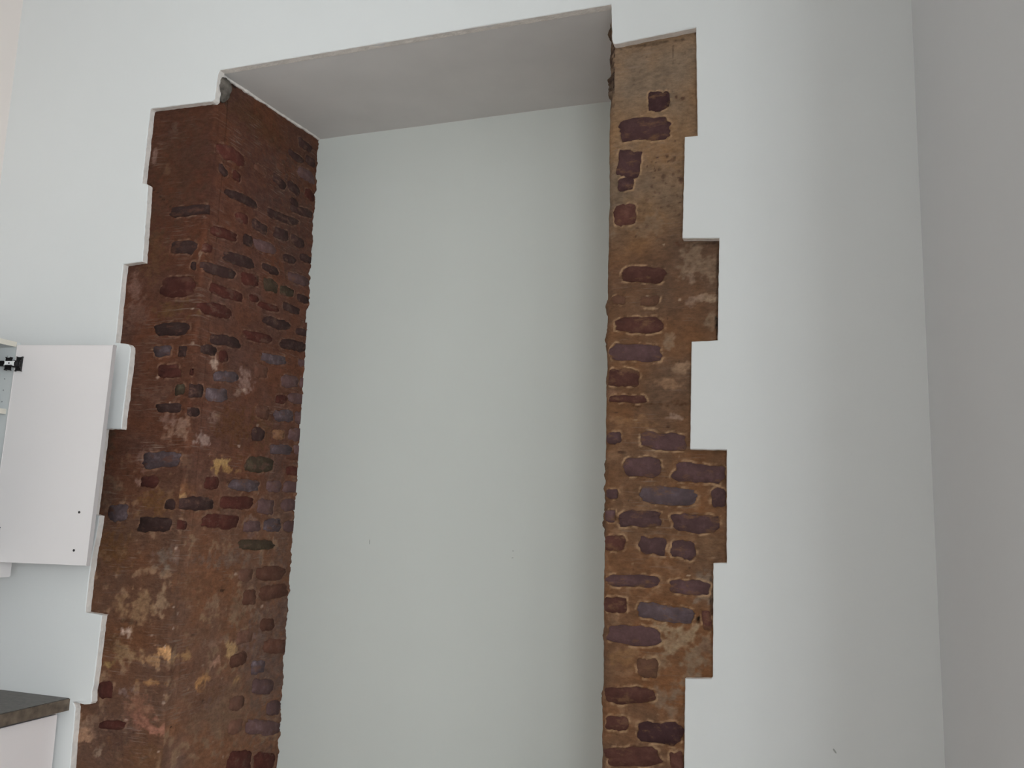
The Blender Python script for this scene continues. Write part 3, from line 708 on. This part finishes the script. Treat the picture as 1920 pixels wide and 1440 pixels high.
# open door: panel in its own axes (u along the leaf, v up, n towards the room)
du = Vector((ex-hx, ey-hy, 0)); DW = du.length; du.normalize(); dn = Vector((du.y, -du.x, 0))
def leaf(name, u0, u1, n0, n1, z0, z1, m, parent, bev=0, og=org):
    bm = bmesh.new(); bmesh.ops.create_cube(bm, size=1)
    for v in bm.verts:
        u = u0+(v.co.x+.5)*(u1-u0); nn = n0+(v.co.y+.5)*(n1-n0); z = z0+(v.co.z+.5)*(z1-z0)
        p = Vector((hx, hy, 0))+du*(u-.016*(zt-z)/(zt-zbm))+dn*nn; p.z = z; v.co = p-Vector(og)
    if bev: bmesh.ops.bevel(bm, geom=bm.edges[:], offset=bev, segments=2, affect='EDGES')
    bmesh.ops.recalc_face_normals(bm, faces=bm.faces[:])
    me = bpy.data.meshes.new(name); bm.to_mesh(me); bm.free()
    return link(name, me, m, parent)
door = leaf('door', 0, DW, -.018, 0, zbm, zt, M['laminate'], cab, .0015)
door['label'] = 'white door leaf standing open, inner face showing'
def disc(name, u, z, r, n0, n1, m, parent):
    bm = bmesh.new(); bmesh.ops.create_cone(bm, cap_ends=True, segments=16, radius1=r, radius2=r, depth=1)
    for v in bm.verts:
        p = Vector((hx, hy, 0))+du*(u+v.co.x-.016*(zt-z)/(zt-zbm))+dn*(n0+(v.co.z+.5)*(n1-n0)); p.z = z+v.co.y; v.co = p-org
    bmesh.ops.recalc_face_normals(bm, faces=bm.faces[:])
    me = bpy.data.meshes.new(name); bm.to_mesh(me); bm.free()
    return link(name, me, m, parent)
def on_leaf(px, py):
    d = ray(px, py); p0 = Vector((hx, hy, 0)); k = (p0-Vector(CAM)).dot(dn)/Vector(d).dot(dn)
    q = Vector(CAM)+Vector(d)*k; return (q-p0).dot(du)+.016*(zt-q.z)/(zt-zbm), q.z
for px, py in ((148.5, 960.5), (138.5, 1032)):
    u, z = on_leaf(px, py); disc('handle_hole', u, z, .0042, -.001, .0006, M['hole'], door)
for zz in (on_leaf(40, 683)[1], zbm+.09):
    hg = leaf('hinge', .010, .030, .0, .006, zz-.024, zz+.024, M['hinge'], door, .002)
    leaf('hinge_cup', .004, .028, .0055, .013, zz-.011, zz+.011, M['hinge'], hg, .002)
    leaf('hinge_arm', -.075, .006, .010, .020, zz-.010, zz+.008, M['hinge'], hg, .003)
    leaf('hinge_wing', -.022, -.006, .009, .018, zz-.022, zz+.020, M['hinge'], hg, .002)
    leaf('hinge_link', -.020, .010, .019, .0235, zz-.0065, zz+.0065, M['link'], hg, .002)
    disc('hinge_screw', -.004, zz, .0026, .0226, .0242, M['hole'], hg)
# second, closed door further along the run
d2 = box('door', (fx, y0+.002, zbm), (fx+.018, -.522, zt), M['laminate'], cab, .0015, org)
hb = box('handle', (fx+.018, -.548, zbm+.04), (fx+.046, -.538, zbm+.17), M['chrome'], d2, .003, org)

# ------------------------------------------------------------------ base units and worktop
org = Vector((XL, -.012, 0))
def base_unit(ya, yb, label):
    og = Vector((XL+.3, yb, 0))
    e = empty('base_cabinet', og, label, 'cabinet'); e['group'] = 'base units under the worktop'
    bx = -2.418
    box('side_panel', (XL+.03, yb, .10), (bx, yb-.016, .868), M['base'], e, 0, og)
    box('side_panel', (XL+.03, ya, .10), (bx, ya+.016, .868), M['base'], e, 0, og)
    box('bottom_panel', (XL+.03, ya+.016, .10), (bx, yb-.016, .116), M['base'], e, 0, og)
    box('back_panel', (XL+.03, ya+.016, .116), (XL+.036, yb-.016, .868), M['base'], e, 0, og)
    box('plinth', (XL+.05, ya, 0), (bx-.05, yb, .1005), M['base'], e, 0, og)
    d = box('door', (bx, ya+.002, .105), (bx+.018, yb-.013, .858), M['base'], e, .0015, og)
    box('handle', (bx+.018, ya+.04, .66), (bx+.045, ya+.052, .82), M['chrome'], d, .003, og)
base_unit(-.612, -.012, 'pale base cabinet under the worktop, next to the stepped plaster')
base_unit(-1.212, -.612, 'second pale base cabinet from the stepped plaster wall')
wt = box('worktop', (XL+.001, -1.23, .868), (onY(131, 1309.5)[0], .0005, Z0-.642), M['worktop'], None, .002)
wt['label'] = 'dark grey-brown laminate worktop ending against the stepped plaster wall'; wt['category'] = 'worktop'
xe = onY(131, 1309.5)[0]
box('edge_strip', (xe-.0005, -1.23, .8685), (xe+.0012, .0004, Z0-.644), M['worktop_edge'], wt, 0)
